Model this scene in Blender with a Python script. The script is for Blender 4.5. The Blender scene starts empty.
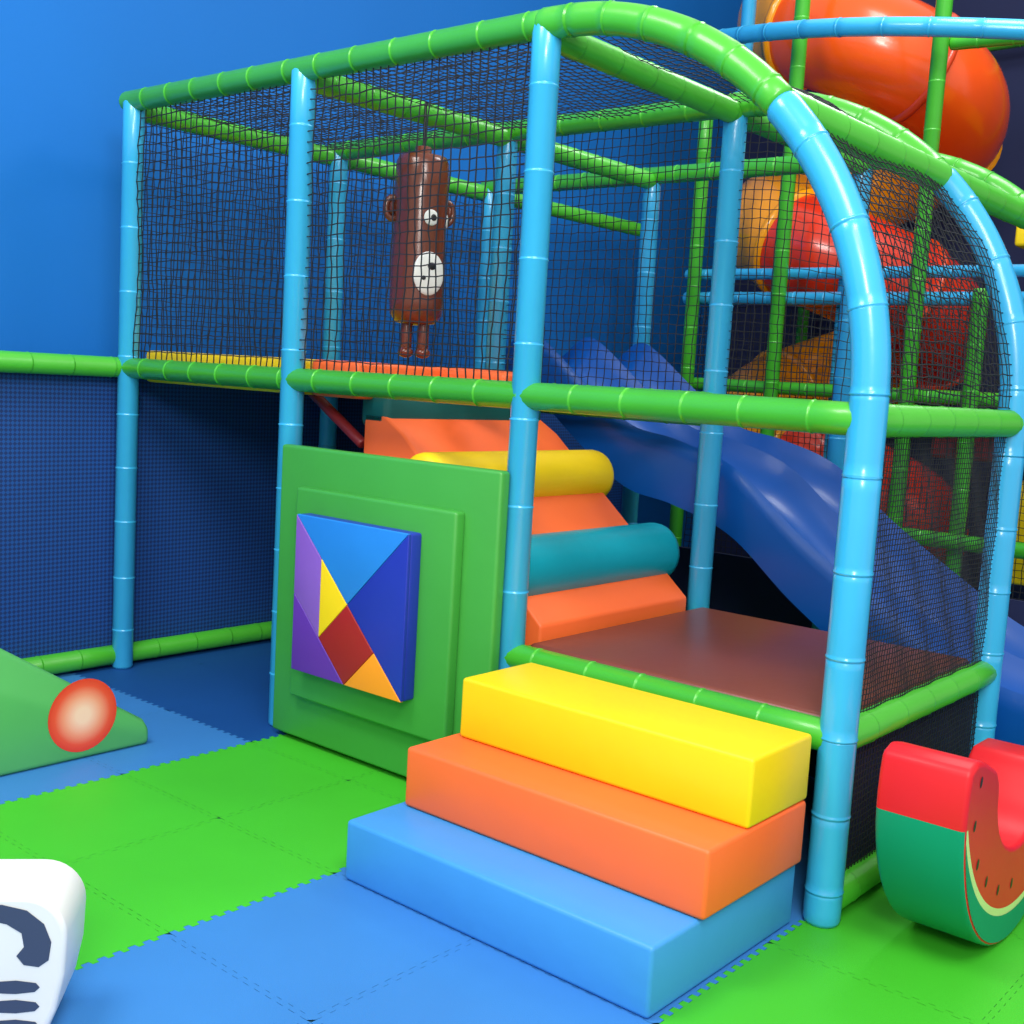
import bpy, bmesh, math, random
import numpy as np
from mathutils import Vector, Matrix
random.seed(4)
S=bpy.context.scene
try:
    S.view_settings.view_transform='Standard'
except Exception: pass
def lin(c):
    return tuple(((v/255)/12.92 if v/255<=.04045 else ((v/255+.055)/1.055)**2.4) for v in c)+(1,)
def mat(name,c,rough=.4,bump=0.0,bscale=40,var=0.06,vscale=3,coat=0,spec=.5):
    m=bpy.data.materials.new(name);m.use_nodes=True;nt=m.node_tree;N=nt.nodes;L=nt.links
    b=N['Principled BSDF'];b.inputs['Roughness'].default_value=rough
    b.inputs['Specular IOR Level'].default_value=spec
    b.inputs['Coat Weight'].default_value=coat;b.inputs['Coat Roughness'].default_value=.12
    tc=N.new('ShaderNodeTexCoord');n=N.new('ShaderNodeTexNoise');n.inputs['Scale'].default_value=vscale;n.inputs['Detail'].default_value=3
    L.new(tc.outputs['Object'],n.inputs['Vector'])
    mx=N.new('ShaderNodeMix');mx.data_type='RGBA'
    l=lin(c);mx.inputs[6].default_value=tuple(v*(1-var*2) for v in l[:3])+(1,);mx.inputs[7].default_value=tuple(min(1,v*(1+var*2)) for v in l[:3])+(1,)
    L.new(n.outputs['Fac'],mx.inputs[0]);L.new(mx.outputs[2],b.inputs['Base Color'])
    if bump:
        n2=N.new('ShaderNodeTexNoise');n2.inputs['Scale'].default_value=bscale;n2.inputs['Detail'].default_value=4
        L.new(tc.outputs['Object'],n2.inputs['Vector'])
        bp_=N.new('ShaderNodeBump');bp_.inputs['Strength'].default_value=bump;bp_.inputs['Distance'].default_value=.02
        L.new(n2.outputs['Fac'],bp_.inputs['Height']);L.new(bp_.outputs['Normal'],b.inputs['Normal'])
    return m
def meshmat(name,c1,c2,scale):
    m=bpy.data.materials.new(name);m.use_nodes=True;N=m.node_tree.nodes;L=m.node_tree.links
    b=N['Principled BSDF'];b.inputs['Roughness'].default_value=.7
    tc=N.new('ShaderNodeTexCoord');mp=N.new('ShaderNodeMapping');mp.inputs['Rotation'].default_value=(.78,0,0)
    mp.inputs['Location'].default_value=(.37,.013,.017)
    L.new(tc.outputs['Object'],mp.inputs['Vector'])
    ck=N.new('ShaderNodeTexChecker');ck.inputs['Scale'].default_value=scale
    L.new(mp.outputs['Vector'],ck.inputs['Vector']);ck.inputs['Color1'].default_value=lin(c1);ck.inputs['Color2'].default_value=lin(c2)
    L.new(ck.outputs['Color'],b.inputs['Base Color']);return m
def ballmat(r):
    m=bpy.data.materials.new('printed_ball');m.use_nodes=True;N=m.node_tree.nodes;L=m.node_tree.links
    b=N['Principled BSDF'];b.inputs['Roughness'].default_value=.45
    tc=N.new('ShaderNodeTexCoord');mp=N.new('ShaderNodeMapping');mp.inputs['Scale'].default_value=(1/r,1/r,1/r)
    g=N.new('ShaderNodeTexGradient');g.gradient_type='SPHERICAL';cr=N.new('ShaderNodeValToRGB')
    L.new(tc.outputs['Object'],mp.inputs[0]);L.new(mp.outputs[0],g.inputs[0]);L.new(g.outputs['Fac'],cr.inputs[0]);L.new(cr.outputs[0],b.inputs['Base Color'])
    e=cr.color_ramp.elements;e[0].position=0;e[0].color=lin((226,56,38));e[1].position=.8;e[1].color=lin((255,206,184))
    q=e.new(.2);q.color=lin((238,80,56));q=e.new(.45);q.color=lin((248,150,122))
    return m
M={}
M['postblue']=mat('vinyl_sky_blue',(54,170,222),.28,.06,9,.04,coat=.3)
M['green']=mat('vinyl_green',(68,174,44),.35,.08,12,.05,coat=.2)
M['netblk']=mat('net_black',(14,18,26),.7)
M['fblue']=mat('mat_blue',(54,122,190),.55,.1,300,.06,2,spec=.3)
M['fdark']=mat('mat_dark_blue',(18,74,142),.55,.1,300,.06,2,spec=.3)
M['fgreen']=mat('mat_green',(62,180,40),.55,.1,300,.06,2,spec=.3)
M['fbase']=mat('mat_gap',(30,90,110),.8)
M['wall']=mat('wall_paint_blue',(14,108,194),.6,.05,60,.04,.7,spec=.3)
M['navy']=meshmat('mesh_navy',(12,76,152),(6,44,104),70)
M['dknavy']=mat('dark_navy',(14,28,72),.8)
M['yellow']=mat('vinyl_yellow',(240,204,12),.45,.14,7,.04,spec=.4)
M['orange']=mat('vinyl_orange',(252,108,50),.45,.14,7,.04,spec=.4)
M['blue']=mat('vinyl_blue',(62,144,214),.45,.14,7,.05,spec=.4)
M['brown']=mat('vinyl_brown',(116,56,44),.36,.1,8,.05)
M['panel']=mat('vinyl_panel_green',(62,154,60),.42,.12,8,.04)
M['tealr']=mat('vinyl_teal',(10,150,170),.35,.1,8,.05)
M['dteal']=mat('vinyl_dark_teal',(10,90,90),.4)
M['slide']=mat('plastic_slide_blue',(6,76,158),.34,.0,spec=.3,coat=.08)
M['t_blue']=mat('t_blue',(38,130,225),.38,.1,8);M['t_ind']=mat('t_indigo',(34,50,170),.38,.1,8)
M['t_lil']=mat('t_lilac',(130,85,190),.4,.1,8);M['t_pur']=mat('t_purple',(95,45,165),.4,.1,8)
M['t_yel']=mat('t_yellow',(245,205,20),.4);M['t_red']=mat('t_red',(160,25,30),.4);M['t_org']=mat('t_orange',(252,150,30),.4)
M['bagbr']=mat('bag_brown',(104,48,30),.25,.05,10,coat=.4)
M['white']=mat('vinyl_white',(222,224,222),.4);M['black']=mat('print_black',(18,20,26),.4)
M['stripe']=mat('print_slate',(58,68,92),.4)
M['wedge']=mat('vinyl_soft_green',(88,176,98),.45,.1,8)
M['mred']=mat('melon_red',(214,30,40),.42,.05,8,spec=.3);M['mteal']=mat('melon_rind',(10,140,105),.42,spec=.3);M['mlight']=mat('melon_light',(205,225,150),.4)
M['tubeor']=mat('tube_orange',(240,84,16),.25,coat=.4);M['tubeyel']=mat('tube_amber',(248,158,10),.25,coat=.4);M['tubered']=mat('tube_red',(215,50,24),.25,coat=.4)
M['tubedk']=mat('tube_flange',(205,60,14),.3,coat=.3)
M['maroon']=mat('vinyl_maroon',(130,34,40),.45)

def link(o,parent=None):
    S.collection.objects.link(o)
    if parent: o.parent=parent
    return o
def empty(name,loc=(0,0,0)):
    e=bpy.data.objects.new(name,None);e.empty_display_size=.1;S.collection.objects.link(e);return e
def mkobj(name,verts,faces,mats,parent=None,fm=None,smooth=False):
    me=bpy.data.meshes.new(name);me.from_pydata([tuple(v) for v in verts],[],faces)
    for m in (mats if isinstance(mats,list) else [mats]): me.materials.append(m)
    if fm: me.polygons.foreach_set('material_index',fm)
    if smooth: me.polygons.foreach_set('use_smooth',[True]*len(me.polygons))
    me.update();o=bpy.data.objects.new(name,me);return link(o,parent)
def fixn(o):
    bm=bmesh.new();bm.from_mesh(o.data);bmesh.ops.recalc_face_normals(bm,faces=bm.faces);bm.to_mesh(o.data);bm.free()
def sharp(o,ang=40):
    bm=bmesh.new();bm.from_mesh(o.data)
    for e in bm.edges:
        if len(e.link_faces)==2: e.smooth=e.calc_face_angle(0)<math.radians(ang)
    bm.to_mesh(o.data);bm.free()
def rbox(name,a,b,m,bev=.015,parent=None,seg=3):
    bm=bmesh.new();bmesh.ops.create_cube(bm,size=1)
    a=Vector(a);b=Vector(b);c=(a+b)/2;d=b-a
    for v in bm.verts: v.co=Vector((v.co.x*d.x,v.co.y*d.y,v.co.z*d.z))+c
    if bev>0: bmesh.ops.bevel(bm,geom=bm.edges[:],offset=bev,segments=seg,profile=.5,affect='EDGES')
    me=bpy.data.meshes.new(name);bm.to_mesh(me);bm.free();me.materials.append(m)
    if bev>0: me.polygons.foreach_set('use_smooth',[True]*len(me.polygons))
    o=bpy.data.objects.new(name,me);link(o,parent)
    return o
def resample(pts,ss):
    P=[Vector(p) for p in pts];cum=[0]
    for i in range(1,len(P)): cum.append(cum[-1]+(P[i]-P[i-1]).length)
    out=[];j=0
    for s in ss:
        while j<len(P)-2 and s>cum[j+1]: j+=1
        t=(s-cum[j])/max(1e-9,cum[j+1]-cum[j]);out.append(P[j].lerp(P[j+1],t))
    return out,cum[-1]
def tube(name,pts,r,m,parent=None,sleeve=.2,seg=16,cap=True,step=.06,bumpf=1.045):
    P=[Vector(p) for p in pts];L=sum((P[i]-P[i-1]).length for i in range(1,len(P)))
    n=max(1,int(L/step))
    straight=len(P)==2
    base=[i*L/n for i in range(n+1)] if not straight else [0,L]
    S_=[(s,r) for s in base]
    if sleeve:
        k=sleeve*random.uniform(.6,1.0)
        while k<L-.03:
            for d,f_ in ((-.008,1),(-.005,bumpf),(-.001,bumpf),(.0015,.95),(.005,1)):
                S_.append((k+d,r*f_))
            k+=sleeve*random.uniform(.9,1.1)
    if cap: S_+= [(.001,r*.9),(.012,r),(L-.012,r),(L-.001,r*.9)]
    S_=sorted(S_);ss=[s for s,_ in S_]
    pp,_=resample(pts,ss)
    V=[];F=[];T=[]
    for i in range(len(ss)):
        a,b=resample(pts,[max(0,ss[i]-.02),min(L,ss[i]+.02)])[0];T.append((b-a).normalized())
    up=Vector((0,0,1)) if abs(T[0].z)<.9 else Vector((1,0,0))
    nx=T[0].cross(up).normalized()
    for i,(p_,t) in enumerate(zip(pp,T)):
        nx=(nx-t*nx.dot(t)).normalized();ny=t.cross(nx)
        rr=S_[i][1]
        if cap and (i==0 or i==len(ss)-1): rr=r*.75
        for k in range(seg):
            a=2*math.pi*k/seg;V.append(p_+(nx*math.cos(a)+ny*math.sin(a))*rr)
    for i in range(len(ss)-1):
        for k in range(seg):
            k2=(k+1)%seg;F.append((i*seg+k,i*seg+k2,(i+1)*seg+k2,(i+1)*seg+k))
    if cap:
        F.append(tuple(range(seg))[::-1]);F.append(tuple((len(ss)-1)*seg+k for k in range(seg)))
    o=mkobj(name,V,F,m,parent,smooth=True);fixn(o);return o
def net(name,fn,nu,nv,parent,t=.0018,jit=.003,m=None,sag=.008):
    V=[];F=[]
    G=[[Vector(fn(i/nu,j/nv)) for j in range(nv+1)] for i in range(nu+1)]
    c=G[nu//2][nv//2]
    e1=(G[min(nu,nu//2+1)][nv//2]-c);e2=(G[nu//2][min(nv,nv//2+1)]-c);n=e1.cross(e2).normalized()
    for i in range(nu+1):
        for j in range(nv+1):
            G[i][j]=G[i][j]+Vector([random.uniform(-jit,jit) for _ in range(3)])+n*sag*math.sin(i*.5+j*.31)
    def strand(pl,ax):
        b=len(V)
        a2=n.cross(ax).normalized()
        for p_ in pl:
            for s1,s2 in ((1,1),(-1,1),(-1,-1),(1,-1)):
                V.append(p_+n*t*s1+a2*t*s2)
        for i in range(len(pl)-1):
            for k in range(4):
                k2=(k+1)%4;F.append((b+i*4+k,b+i*4+k2,b+(i+1)*4+k2,b+(i+1)*4+k))
    for i in range(nu+1): strand(G[i],e2.normalized())
    for j in range(nv+1): strand([G[i][j] for i in range(nu+1)],e1.normalized())
    return mkobj(name,V,F,m or M['netblk'],parent)
def prism(name,poly,axis,lo,hi,m,parent=None,bev=.012,smooth=True):
    def P3(q,t): return (t,q[0],q[1]) if axis=='x' else (q[0],t,q[1])
    n=len(poly);V=[P3(q,lo) for q in poly]+[P3(q,hi) for q in poly]
    F=[tuple(range(n)),tuple(range(n,2*n))[::-1]]+[(i,(i+1)%n,n+(i+1)%n,n+i) for i in range(n)]
    o=mkobj(name,V,F,m,parent);fixn(o)
    if bev:
        bm=bmesh.new();bm.from_mesh(o.data)
        es=[e for e in bm.edges if e.calc_face_angle(0)>math.radians(30)]
        bmesh.ops.bevel(bm,geom=es,offset=bev,segments=3,profile=.5,affect='EDGES')
        for fc in bm.faces: fc.smooth=len(fc.verts)<8
        bm.to_mesh(o.data);bm.free()
        sharp(o,50)
    return o
def sphere(name,c,r,m,parent,sc=(1,1,1),rot=None):
    bm=bmesh.new();bmesh.ops.create_uvsphere(bm,u_segments=24,v_segments=14,radius=r)
    for v in bm.verts:
        q=Vector((v.co.x*sc[0],v.co.y*sc[1],v.co.z*sc[2]))
        if rot: q=rot@q
        v.co=q+Vector(c)
    me=bpy.data.meshes.new(name);bm.to_mesh(me);bm.free();me.materials.append(m);me.polygons.foreach_set('use_smooth',[True]*len(me.polygons))
    return link(bpy.data.objects.new(name,me),parent)
def flat(name,pts,m,parent):
    return mkobj(name,pts,[tuple(range(len(pts)))],m,parent)

# ------------ camera
p=[4.89466,-3.03527,1.4673,-0.69373,-0.11336,0.05862,1177.33]
yaw,pitch,roll=p[3:6]
f=Vector((math.sin(yaw)*math.cos(pitch),math.cos(yaw)*math.cos(pitch),math.sin(pitch)))
r0=Vector((math.cos(yaw),-math.sin(yaw),0));u0=r0.cross(f)
R=r0*math.cos(roll)+u0*math.sin(roll);U=-r0*math.sin(roll)+u0*math.cos(roll)
cam=bpy.data.cameras.new('camera');cam.lens=p[6]/1024*36;cam.sensor_width=36
co=bpy.data.objects.new('camera',cam);S.collection.objects.link(co)
co.matrix_world=Matrix(((R.x,U.x,-f.x,p[0]),(R.y,U.y,-f.y,p[1]),(R.z,U.z,-f.z,p[2]),(0,0,0,1)))
S.camera=co

zp,zm,zt,D,X4=.53,1.41,2.60,1.218,3.588
XR=-.35;YB=5.9
# ------------ floor
def jig(a,b,n,amp,flip):
    a=Vector(a);b=Vector(b);d=(b-a);nn=Vector((-d.y,d.x,0)).normalized()*amp;pts=[]
    for i in range(n):
        for t,s in ((.05,-1),(.45,-1),(.5,1),(1.0,1)):
            pts.append(a+d*((i+t)/n)+nn*s*(1 if flip else -1)*.5)
    return pts
T=.56;x0=1.31-T*4;y0=-1.35-T*4
NX,NY=12,17
E={}
def edge(kind,i,j):
    if (kind,i,j) not in E:
        if kind=='h': a=(x0+i*T+.006,y0+j*T,0);b=(x0+(i+1)*T-.006,y0+j*T,0)
        else: a=(x0+i*T,y0+j*T+.006,0);b=(x0+i*T,y0+(j+1)*T-.006,0)
        E[(kind,i,j)]=jig(a,b,13,.016,(i+j)%2)
    return E[(kind,i,j)]
V=[];F=[];fm=[]
for i in range(NX):
    for j in range(NY):
        loop=edge('h',i,j)+edge('v',i+1,j)+edge('h',i,j+1)[::-1]+edge('v',i,j)[::-1]
        c=Vector((x0+(i+.5)*T,y0+(j+.5)*T,0));b=len(V)
        V+= [c+(q-c)*.998 for q in loop];F.append(tuple(range(b,b+len(loop))))
        k={0:0,1:0,2:1,3:0,4:1,5:0}[i//2]
        if k==0 and i<4 and j>=6: k=2
        fm.append(k)
fl=mkobj('floor',[(XR,-7,-.006),(9,-7,-.006),(9,YB,-.006),(XR,YB,-.006)],[(0,1,2,3)],M['fbase'])
V=[Vector((max(v.x,XR),v.y,0)) for v in V]
ft=mkobj('puzzle_mats',V,F,[M['fblue'],M['fgreen'],M['fdark']],fl,fm)
# ------------ walls
rbox('wall_left',(XR-.1,-7,0),(XR,YB,6),M['wall'],0)
rbox('wall_back',(XR-.1,YB,0),(9,YB+.1,6),M['dknavy'],0)

# ------------ play frame
FR=empty('soft_play_frame')
RP=.048
def post(x,y,z1,m='postblue',z0=0,par=None,r=RP): return tube('post',[(x,y,z0),(x,y,z1)],r,M[m],par or FR,sleeve=.27)
def beam(a,b,r=.046,m='green',par=None): return tube('rail',[a,b],r,M[m],par or FR,sleeve=.2)
for y in (0,D,2*D):
    for x in (0.03,1.2,2.4): post(x,y,zt)
cx,cz,RR=2.45,1.46,1.138
for y in (0,D,2*D):
    A=[(2.38,y,zt)]+[(cx+RR*math.cos(math.radians(a)),y,cz+RR*math.sin(math.radians(a))) for a in range(90,44,-3)]
    B=[(cx+RR*math.cos(math.radians(a)),y,cz+RR*math.sin(math.radians(a))) for a in range(45,-1,-3)]+[(X4,y,0)]
    tube('arch_rail',A,.05,M['green'],FR,sleeve=.16,step=.04)
    tube('arch_post',B,.052,M['postblue'],FR,sleeve=.24,step=.04)
    beam((-.03,y,zt),(2.42,y,zt))
x45,z45=cx+RR*.7071,cz+RR*.7071
beam((x45,0,z45),(x45,2*D,z45),.05)
for x in (0,1.2,2.4): beam((x,0,zt-.03),(x,2*D,zt-.03))
beam((0,2*D,zt-.03),(0,4.2,zt-.03))
beam((0,0,zm),(X4,0,zm)); beam((0,-3.2,zm),(0,0,zm)); beam((0,0,zm),(0,2*D,zm));beam((X4,0,zm),(X4,2*D,zm))
beam((0,D,zm-.05),(2.4,D,zm-.05));beam((2.4,0,zm),(2.4,D,zm))
beam((0,-3.2,.06),(0,0,.06));beam((0,0,.06),(0,2*D,.06));beam((1.2,0,.05),(2.4,0,.05))
beam((2.4,0,zp),(X4,0,zp));beam((X4,0,zp),(X4,D,zp));beam((2.4,D,zp-.03),(X4,D,zp-.03));beam((2.4,0,zp-.03),(2.4,D,zp-.03))
beam((X4,0,.06),(X4,D,.06))
post(0,-3.2,zm+.05);post(0,4.2,zt)
rbox('platform_pad',(2.44,.04,zp-.05),(X4-.04,D-.04,zp+.045),M['brown'],.02,FR)
rbox('deck_pad_yellow',(.05,.07,zm-.06),(1.17,D-.05,zm+.085),M['yellow'],.02,FR)
rbox('deck_pad_orange',(1.22,.07,zm-.06),(1.5,D-.05,zm+.085),M['orange'],.02,FR)
rbox('deck_pad_blue',(.05,D+.05,zm-.06),(1.10,2*D-.05,zm+.06),M['slide'],.02,FR)
rbox('deck_edge_pad',(1.5,.52,zm-.01),(1.86,.62,zm+.075),M['orange'],.02,FR)
def plane(a,b,c):
    a=Vector(a);b=Vector(b)-a;c=Vector(c)-a
    return lambda u,v:a+b*u+c*v
n12=30
net('net_front',plane((0,.0,zm),(1.2,.0,zm),(0,.0,zt)),n12,n12,FR,.0019)
net('net_front',plane((1.2,.0,zm),(2.4,.0,zm),(1.2,.0,zt)),n12,n12,FR,.0019)
net('net_side',plane((0,0,zm),(0,D,zm),(0,0,zt)),n12,n12,FR,.0015)
net('net_side',plane((0,D,zm),(0,2*D,zm),(0,D,zt)),n12,n12,FR,.0015)
for x in (0,1.2): net('net_roof',plane((x,0,zt),(x+1.2,0,zt),(x,D,zt)),n12,n12,FR,.0015)
net('net_back',plane((1.2,D,zm),(2.4,D,zm),(1.2,D,zt)),n12,n12,FR,.0015)
def arcnet(y1,y2):
    def fn(u,v):
        a=math.radians(90-90*u);return (cx+RR*math.cos(a),y1+(y2-y1)*v,cz+RR*math.sin(a))
    return fn
net('net_arch',arcnet(0,D),48,34,FR,.0014)
net('net_right',plane((X4,0,zp),(X4,D,zp),(X4,0,zm)),75,54,FR,.0011,.0008,None,.003)
net('net_right_low',plane((X4,0,.06),(X4,D,.06),(X4,0,zp)),60,24,FR,.0013,.001,None,.002)
def archface(y):
    def fn(u,v):
        x=2.4+u*(X4-2.4);zz=zt if x<cx else cz+math.sqrt(max(0,RR*RR-(x-cx)**2));return (x,y,zm+(zz-zm)*v)
    return fn
net('net_arch_back',archface(D),32,32,FR,.0014)
rbox('screen_left',(-.09,-3.2,.02),(-.06,4.2,zm),M['navy'],0,FR)
rbox('screen_back',(.05,2*D+.05,.02),(X4-.1,2*D+.07,.60),M['dknavy'],0,FR)
rbox('under_platform_screen',(2.46,D-.1,.01),(X4-.05,D-.07,zp-.06),M['dknavy'],0,FR)
rbox('under_platform_side',(X4-.02,.06,.1),(X4-.01,D-.06,zp-.05),M['dknavy'],0,FR)

# ------------ foam steps
def step_(y1,z0,z1,x1,x2,m):
    return rbox('foam_step',(x1,y1,z0),(x2,-.075,z1),M[m],.012)
step_(-.80,0.001,.18,2.485,3.535,'blue')
step_(-.60,.181,.362,2.515,3.55,'orange')
step_(-.41,.363,.55,2.55,3.55,'yellow')

# ------------ tangram panel
TP=empty('tangram_wall_panel')
rbox('backing_pad',(1.27,-.10,.02),(2.40,-.05,1.16),M['panel'],.012,TP)
rbox('inner_pad',(1.42,-.145,.20),(2.25,-.095,1.01),M['panel'],.012,TP)
xa,xb,za,zb=1.505,2.095,.33,.92;yf=-.205
rbox('tangram_base',(xa,yf+.006,za),(xb,-.14,zb),M['t_ind'],.01,TP)
def tg(pts,m):
    c=Vector((sum(q[0] for q in pts)/len(pts),sum(q[1] for q in pts)/len(pts)))
    P2=[(xa+(xb-xa)*q[0],za+(zb-za)*q[1]) for q in pts]
    cc=(xa+(xb-xa)*c.x,za+(zb-za)*c.y)
    P2=[(cc[0]+(a-cc[0])*.992,cc[1]+(b-cc[1])*.992) for a,b in P2]
    prism('piece',P2,'y',yf-.004,yf+.012,M[m],TP,bev=.003)
tg([(0,1),(1,1),(.5,.5)],'t_blue');tg([(1,1),(1,0),(.5,.5)],'t_ind')
tg([(0,0),(.5,0),(0,.5)],'t_pur');tg([(0,1),(.25,.75),(.25,.25),(0,.5)],'t_lil')
tg([(.25,.75),(.5,.5),(.25,.25)],'t_yel');tg([(.5,.5),(.75,.25),(.5,0),(.25,.25)],'t_red');tg([(.5,0),(1,0),(.75,.25)],'t_org')

# ------------ ramp with rollers
RA=empty('climbing_ramp')
prism('ramp_slope',[(2.40,.02),(2.40,.61),(1.67,1.23),(1.55,1.30),(1.45,1.30),(1.45,.02)],'y',.16,1.13,M['orange'],RA,.012)
def roller(x,z,r,m,y1=.12,y2=1.15):
    tube('roller',[(x,y1,z),(x,y2,z)],r,M[m],RA,sleeve=0,seg=32,cap=False)
    for yy,s in ((y1,-1),(y2,1)):
        V=[];F=[];seg=32
        prof=[(r,0),(r*.97,.02),(r*.88,.035),(r*.6,.045),(.002,.048)]
        for rr,dy in prof:
            for k in range(seg):
                a=2*math.pi*k/seg;V.append((x+rr*math.cos(a),yy+s*dy,z+rr*math.sin(a)))
        for i in range(len(prof)-1):
            for k in range(seg):
                k2=(k+1)%seg;F.append((i*seg+k,i*seg+k2,(i+1)*seg+k2,(i+1)*seg+k))
        fixn(mkobj('roller_end',V,F,M[m],RA,smooth=True))
roller(2.2,.77,.125,'tealr');roller(1.85,1.06,.115,'yellow')
rbox('ramp_top_pad',(1.42,.16,1.24),(1.58,1.13,1.385),M['dteal'],.03,RA)
tube('side_board',[(1.12,.17,1.36),(1.44,.17,1.17)],.022,M['maroon'],RA,sleeve=0)
rbox('ramp_back_pad',(1.25,.9,.9),(1.40,1.13,1.33),M['yellow'],.02,RA)

# ------------ slide
SL=empty('wave_slide')
def zr(x):
    xs=[1.12,1.25,1.35,1.65,1.90,2.15,2.45,2.75,3.11,3.4,3.8,4.3,4.6];zs=[1.58,1.68,1.66,1.44,1.28,1.23,1.13,.90,.67,.50,.41,.37,.33]
    for i in range(len(xs)-1):
        if x<=xs[i+1]:
            t=(x-xs[i])/(xs[i+1]-xs[i]);a=max(0,i-1);d=min(len(xs)-1,i+2)
            m0=(zs[i+1]-zs[a])/(xs[i+1]-xs[a])*(xs[i+1]-xs[i]);m1=(zs[d]-zs[i])/(xs[d]-xs[i])*(xs[i+1]-xs[i])
            return (2*t**3-3*t*t+1)*zs[i]+(t**3-2*t*t+t)*m0+(-2*t**3+3*t*t)*zs[i+1]+(t**3-t*t)*m1
    return zs[-1]
ya,yb=1.36,2.32;nx_,ny_=90,72
V=[];F=[]
for i in range(nx_+1):
    x=1.12+(4.6-1.12)*i/nx_;z=zr(x)
    fade=min(1,(4.6-x)/.3)*.4+.6
    sk=.27*min(1,max(.25,(z-.02)/.6))
    row=[(x,ya-.012,z-sk),(x,ya-.025,z-.06),(x,ya-.02,z-.02)]
    for j in range(ny_+1):
        v=j/ny_;u=abs(math.sin(math.pi*2*v))   # 0 at rims / ridge, 1 in lane centre
        h=-.17*(1-(1-u)**1.8)*fade
        h+=.0 if u>.18 else .012*(1-u/.18)
        row.append((x,ya+(yb-ya)*v,z+h))
    row+=[(x,yb+.02,z-.02),(x,yb+.025,z-.06),(x,yb+.012,z-sk)]
    V+=row
n=ny_+7
for i in range(nx_):
    for j in range(n-1): F.append((i*n+j,i*n+j+1,(i+1)*n+j+1,(i+1)*n+j))
    F.append((i*n,(i+1)*n,(i+1)*n+n-1,i*n+n-1))
F.append(tuple(range(n)));F.append(tuple(nx_*n+k for k in range(n)))
o=mkobj('slide_body',V,F,M['slide'],SL,smooth=True);fixn(o);sharp(o,60)
rbox('exit_foot',(4.1,ya+.1,0),(4.4,yb-.1,.2),M['slide'],.02,SL)

# ------------ hanging bear bag
BB=empty('bear_punching_bag')
bx,by=1.27,.6
prof=[(.02,2.415),(.035,2.41),(.035,2.385),(.06,2.38),(.100,2.37),(.112,2.345),(.116,2.2),(.112,2.05),(.116,1.9),(.116,1.76),(.112,1.71),(.085,1.675),(.02,1.665)]
V=[];F=[];seg=32
for rr,z in prof:
    for k in range(seg):
        a=2*math.pi*k/seg;V.append((bx+rr*math.cos(a),by+rr*math.sin(a),z))
for i in range(len(prof)-1):
    for k in range(seg):
        k2=(k+1)%seg;F.append((i*seg+k,i*seg+k2,(i+1)*seg+k2,(i+1)*seg+k))
F.append(tuple(range(seg)));F.append(tuple((len(prof)-1)*seg+k for k in range(seg)))
fixn(mkobj('body',V,F,M['bagbr'],BB,smooth=True))
tube('strap',[(bx,by,2.40),(bx,by,zt)],.006,M['black'],BB,sleeve=0,seg=8)
def onbag(az,z,dr=0): a=math.radians(az);return Vector((bx+(.116+dr)*math.cos(a),by+(.116+dr)*math.sin(a),z))
def blob(az,z,r,m,sz=1,fl_=.25,dr=0,name='spot'):
    a=math.radians(az);rot=Matrix.Rotation(a,3,'Z');sphere(name,onbag(az,z,dr),r,M[m],BB,(fl_,1,sz),rot)
blob(-22,2.11,.033,'white',1,.25,name='eye');blob(-18,2.11,.014,'black',1,.3,.007,name='pupil')
blob(44,2.11,.033,'white',1,.25,-.006,name='eye');blob(42,2.11,.014,'black',1,.3,.003,name='pupil')
blob(-22,1.88,.07,'white',1.3,.2,name='muzzle');blob(-18,1.91,.02,'black',.8,.4,.012,name='nose');blob(-34,1.86,.010,'black',1,.4,.014,name='mouth')
for az in (-128,65):
    c=onbag(az,2.15,.004)
    pts=[(c+Vector((math.cos(math.radians(az)),math.sin(math.radians(az)),0))*.028*math.cos(t)+Vector((0,0,1))*.045*math.sin(t)) for t in [i*2*math.pi/16 for i in range(17)]]
    tube('ear',pts,.014,M['bagbr'],BB,sleeve=0,seg=10,cap=False,step=.01)
    blob(az,2.15,.03,'bagbr',1,.5,.006,name='ear_fill')
for s in (-1,1):
    d=Vector((.77,.64,0))*.036*s
    c=Vector((bx,by,0))+d
    tube('leg',[c+Vector((0,0,1.70)),c+Vector((0,0,1.56))],.026,M['bagbr'],BB,sleeve=0,seg=12)
    sphere('foot',c+Vector((.015,-.015,1.55)),.034,M['bagbr'],BB,(1,1,.7))

# ------------ green wedge
W=empty('foam_wedge')
prism('wedge_body',[(-.535,.0),(-.535,.06),(-.56,.10),(-1.42,.645),(-1.9,.645),(-1.9,0)],'x',.45,1.087,M['wedge'],W,.02)
for cy,c_,r in ((-.815,.165,.135),(-1.24,.20,.10)):
    o=flat('printed_ball',[(0,r*math.cos(2*math.pi*k/40),r*math.sin(2*math.pi*k/40)) for k in range(40)],ballmat(r),W)
    o.location=(1.0885,cy,c_)

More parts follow.
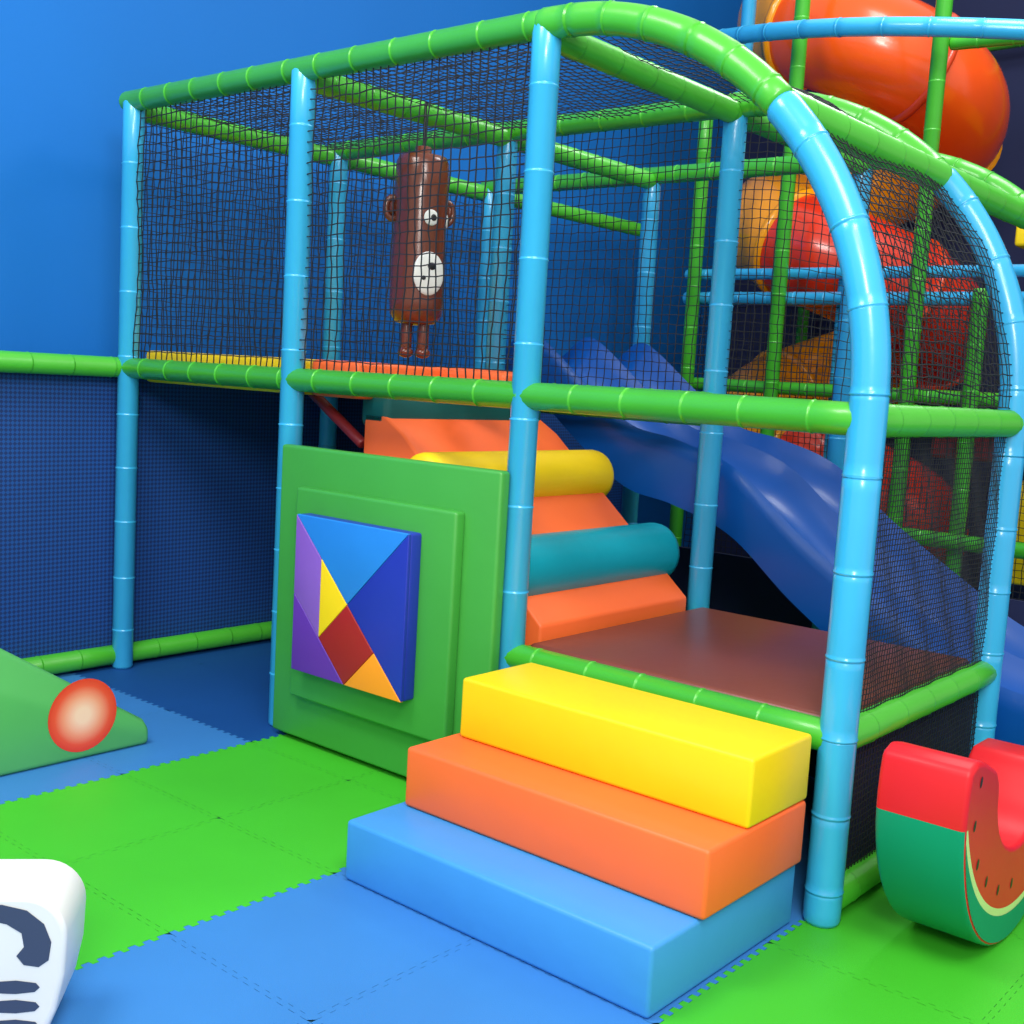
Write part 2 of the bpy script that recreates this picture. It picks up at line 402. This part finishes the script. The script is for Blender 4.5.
# ------------ watermelon rocker
WM=empty('watermelon_rocker')
yc,zc,Rr=.30,.47,.47
outer=[(yc+Rr*math.cos(math.radians(a)),zc+Rr*math.sin(math.radians(a))) for a in range(180,361,6)]
top=[(yc+Rr-.012,zc+.02),(yc+Rr-.045,zc+.05),(yc+Rr-.10,zc+.06),(yc+.255,zc+.035),(yc+.225,zc+.0)]
notch=[(yc+.215*math.cos(math.radians(a)),zc-.01+.19*math.sin(math.radians(a))) for a in range(-12,-169,-12)]
top2=[(yc-.225,zc-.02),(yc-.26,zc+.01),(yc-Rr+.10,zc+.03),(yc-Rr+.045,zc+.03),(yc-Rr+.012,zc+.01)]
poly=outer+top+notch+top2
XA,XB=3.775,4.005
o=prism('body',poly,'x',XA,XB,M['mred'],WM,.014)
o.data.materials.append(M['mteal'])
for pl in o.data.polygons:
    c=pl.center
    if abs(pl.normal.x)<.9 and math.hypot(c.y-yc,c.z-zc)>Rr*.93 and c.z<zc-.15: pl.material_index=1
for xx in (XB+.0005,XA-.0005):
    sgn=1 if xx>3.85 else -1
    cz2=zc+.15
    def cres(Rin,off):
        V=[];F=[];A=[k for k in range(-72,73,4)]
        for a in A:
            dy,dz=math.sin(math.radians(a)),-math.cos(math.radians(a))
            q1=(yc+(Rr-.012)*dy,zc+(Rr-.012)*dz)
            b=(zc-cz2)*dz;cc=(zc-cz2)**2-Rin**2;t=-b+math.sqrt(b*b-cc)
            t=min(t,Rr-.012);q2=(yc+t*dy,zc+t*dz)
            V+=[(xx+off*sgn,)+q1,(xx+off*sgn,)+q2]
        for i in range(len(A)-1): F.append((2*i,2*i+1,2*i+3,2*i+2))
        return V,F
    V,F=cres(.515,0);mkobj('rind_light',V,F,M['mlight'],WM)
    V,F=cres(.535,.001);mkobj('rind',V,F,M['mteal'],WM)
    for sy,sz in ((-.08,.34),(.0,.24),(.1,.19),(.22,.16),(.34,.17),(.46,.22),(.56,.30),(.64,.40),(-.09,.45)):
        flat('seed',[(xx+.001*sgn,sy+.008*math.cos(t),sz+.015*math.sin(t)) for t in [i*2*math.pi/12 for i in range(12)]],M['black'],WM)
c=Vector((0,yc,zc));WM.matrix_world=Matrix.Translation(c)@Matrix.Rotation(math.radians(-13),4,'X')@Matrix.Translation(-c)

# ------------ zebra rocker (white, printed marks)
ZB=empty('zebra_rocker')
ang=math.radians(-42);nn=Vector((math.cos(ang),math.sin(ang),0));rt=Vector((-nn.y,nn.x,0));org=Vector((2.71,-1.79,0))
wd,ht,cr,th=.62,.335,.09,.20
pr=[(-.05,0),(-.02,.08),(-.004,.16),(0,ht-cr)]+[(-cr+cr*math.cos(math.radians(a)),ht-cr+cr*math.sin(math.radians(a))) for a in range(10,91,10)]
pr+= [(-wd+cr-cr*math.cos(math.radians(a)),ht-cr+cr*math.sin(math.radians(a))) for a in range(90,-1,-10)]+[(-wd+.004,.16),(-wd+.02,.08),(-wd+.05,0)]
n=len(pr)
def zp3(q,d): return org+rt*q[0]+Vector((0,0,q[1]))+nn*d
V=[zp3(q,0) for q in pr]+[zp3(q,-th) for q in pr]
F=[tuple(range(n)),tuple(range(n,2*n))[::-1]]+[(i,(i+1)%n,n+(i+1)%n,n+i) for i in range(n)]
o=mkobj('body',V,F,M['white'],ZB);fixn(o)
bm=bmesh.new();bm.from_mesh(o.data);es=[e for e in bm.edges if e.calc_face_angle(0)>math.radians(40)]
bmesh.ops.bevel(bm,geom=es,offset=.012,segments=4,profile=.5,affect='EDGES')
for fc in bm.faces: fc.smooth=len(fc.verts)<8
bm.to_mesh(o.data);bm.free();sharp(o,50)
def zmark(pts,m='stripe'): flat('stripe',[zp3(q,.0015) for q in pts],M[m],ZB)
def ell(cx_,cy_,a,b,t0=0): return [(cx_+a*math.cos(t)*math.cos(t0)-b*math.sin(t)*math.sin(t0),cy_+a*math.cos(t)*math.sin(t0)+b*math.sin(t)*math.cos(t0)) for t in [i*2*math.pi/20 for i in range(20)]]
zmark([(-.20,.315),(-.13,.318),(-.08,.305),(-.045,.275),(-.03,.235),(-.035,.195),(-.055,.180),(-.085,.185),(-.10,.205),(-.085,.225),(-.09,.255),(-.12,.275),(-.16,.285)])
for k,z in enumerate((.135,.092,.048)):
    zmark([(-.135,z+.014),(-.10,z+.016),(-.06,z+.010),(-.052,z),(-.062,z-.010),(-.10,z-.014),(-.135,z-.012)])
    zmark([(-.215,z+.010),(-.18,z+.014),(-.155,z+.010),(-.15,z-.002),(-.16,z-.012),(-.215,z-.012)])
zmark(ell(-.30,.25,.05,.03,.5));zmark(ell(-.44,.2,.05,.025,-.5))

# ------------ background play structure
BG=empty('indoor_climbing_structure')
for x,m,z1 in ((.79,'green',3.2),(1.40,'green',4.6),(2.26,'green',4.6),(1.76,'postblue',2.4),(2.62,'green',2.1),(3.3,'postblue',4.6),(.95,'postblue',4.6)):
    post(x,3.6 if m=='green' else 3.75,z1,m,0,BG,.045)
for x in (.5,2.6,3.6): post(x,5.75,4.6,'green',0,BG,.045)
tube('balcony_rail',[(.75+2.6*t,3.6-.45*math.sin(math.pi*t),3.66-.33*t-.05*math.sin(math.pi*t)) for t in [i/20 for i in range(21)]],.05,M['postblue'],BG,sleeve=.25,step=.08)
beam((.7,3.65,2.05),(3.6,3.65,2.05),.04,'postblue',BG);beam((.7,3.65,2.2),(3.6,3.65,2.2),.035,'postblue',BG)
beam((2.3,3.65,3.45),(3.6,3.65,3.40),.04,'green',BG);beam((1.4,5.7,4.0),(3.6,5.7,4.05),.045,'green',BG)
beam((.8,3.65,1.5),(3.6,3.65,1.5),.04,'green',BG);beam((1.3,3.5,.71),(3.6,3.5,.71),.045,'green',BG)
net('bg_net',plane((.8,3.7,.1),(3.6,3.7,.1),(.8,3.7,2.0)),70,48,BG)
rbox('bg_deck_red',(2.35,3.8,1.15),(3.6,5.6,1.32),M['maroon'],.02,BG)
rbox('bg_deck_yellow',(2.7,3.8,2.35),(3.6,5.6,2.5),M['yellow'],.02,BG)
rbox('bg_pad_red',(2.7,4.4,2.5),(3.6,4.5,3.0),M['tubered'],.02,BG)
rbox('bg_pad_navy',(2.3,5.0,0.1),(3.6,5.1,1.1),M['dknavy'],.02,BG)
rbox('bg_pad_yellow',(2.75,4.0,.45),(3.5,4.1,1.05),M['yellow'],.02,BG)
TS=empty('spiral_tube_slide')
hx,hy,hr,tr=1.33,4.76,.56,.35
def hp(th):
    a=math.radians(th);z=4.10-(th-180)*1.37/360;return Vector((hx+hr*math.cos(a),hy+hr*math.sin(a),z))
segs=[(140,250,'tubeyel'),(250,325,'tubeor'),(325,400,'tubeor'),(400,520,'tubeyel'),(520,615,'tubeyel'),(615,690,'tubered'),(690,760,'tubered'),(760,880,'tubeyel'),(880,985,'tubeyel'),(985,1110,'tubered')]
for a,b,m in segs:
    pts=[hp(a+(b-a)*i/24) for i in range(25)]
    tube('tube_section',pts,tr,M[m],TS,sleeve=0,seg=32,cap=False,step=.07)
    q=hp(b);d=(hp(b+1)-hp(b-1)).normalized()
    tube('flange',[q-d*.03,q+d*.03],tr+.028,M['tubeyel' if (m=='tubeyel' or b==400) else 'tubedk'],TS,sleeve=0,seg=32)
# ------------ lights
w=bpy.data.worlds.new('world');S.world=w;w.use_nodes=True;w.node_tree.nodes['Background'].inputs[0].default_value=(1,.985,.96,1);w.node_tree.nodes['Background'].inputs[1].default_value=.82
def area(name,loc,tgt,size,e,col=(1,1,1)):
    l=bpy.data.lights.new(name,'AREA');l.size=size;l.energy=e;l.color=col
    o=bpy.data.objects.new(name,l);S.collection.objects.link(o);o.location=loc
    o.rotation_euler=(Vector(tgt)-Vector(loc)).to_track_quat('-Z','Y').to_euler();return o
area('front_fill_light',(5.5,-2.5,4.8),(3,0,.3),1.6,150,(1,.99,.96))
area('front_fill_light',(1.8,-3.0,5),(.5,-.5,0.5),1.6,150,(1,.99,.96))
area('front_fill_light',(3.2,2.6,5.2),(3.0,3.2,0),1.5,90)
area('front_fill_light',(6.2,-4.6,3.6),(2.0,.8,.9),1.2,170,(1,.97,.92))  # added flash-like fill from behind the camera, not a ceiling fixture
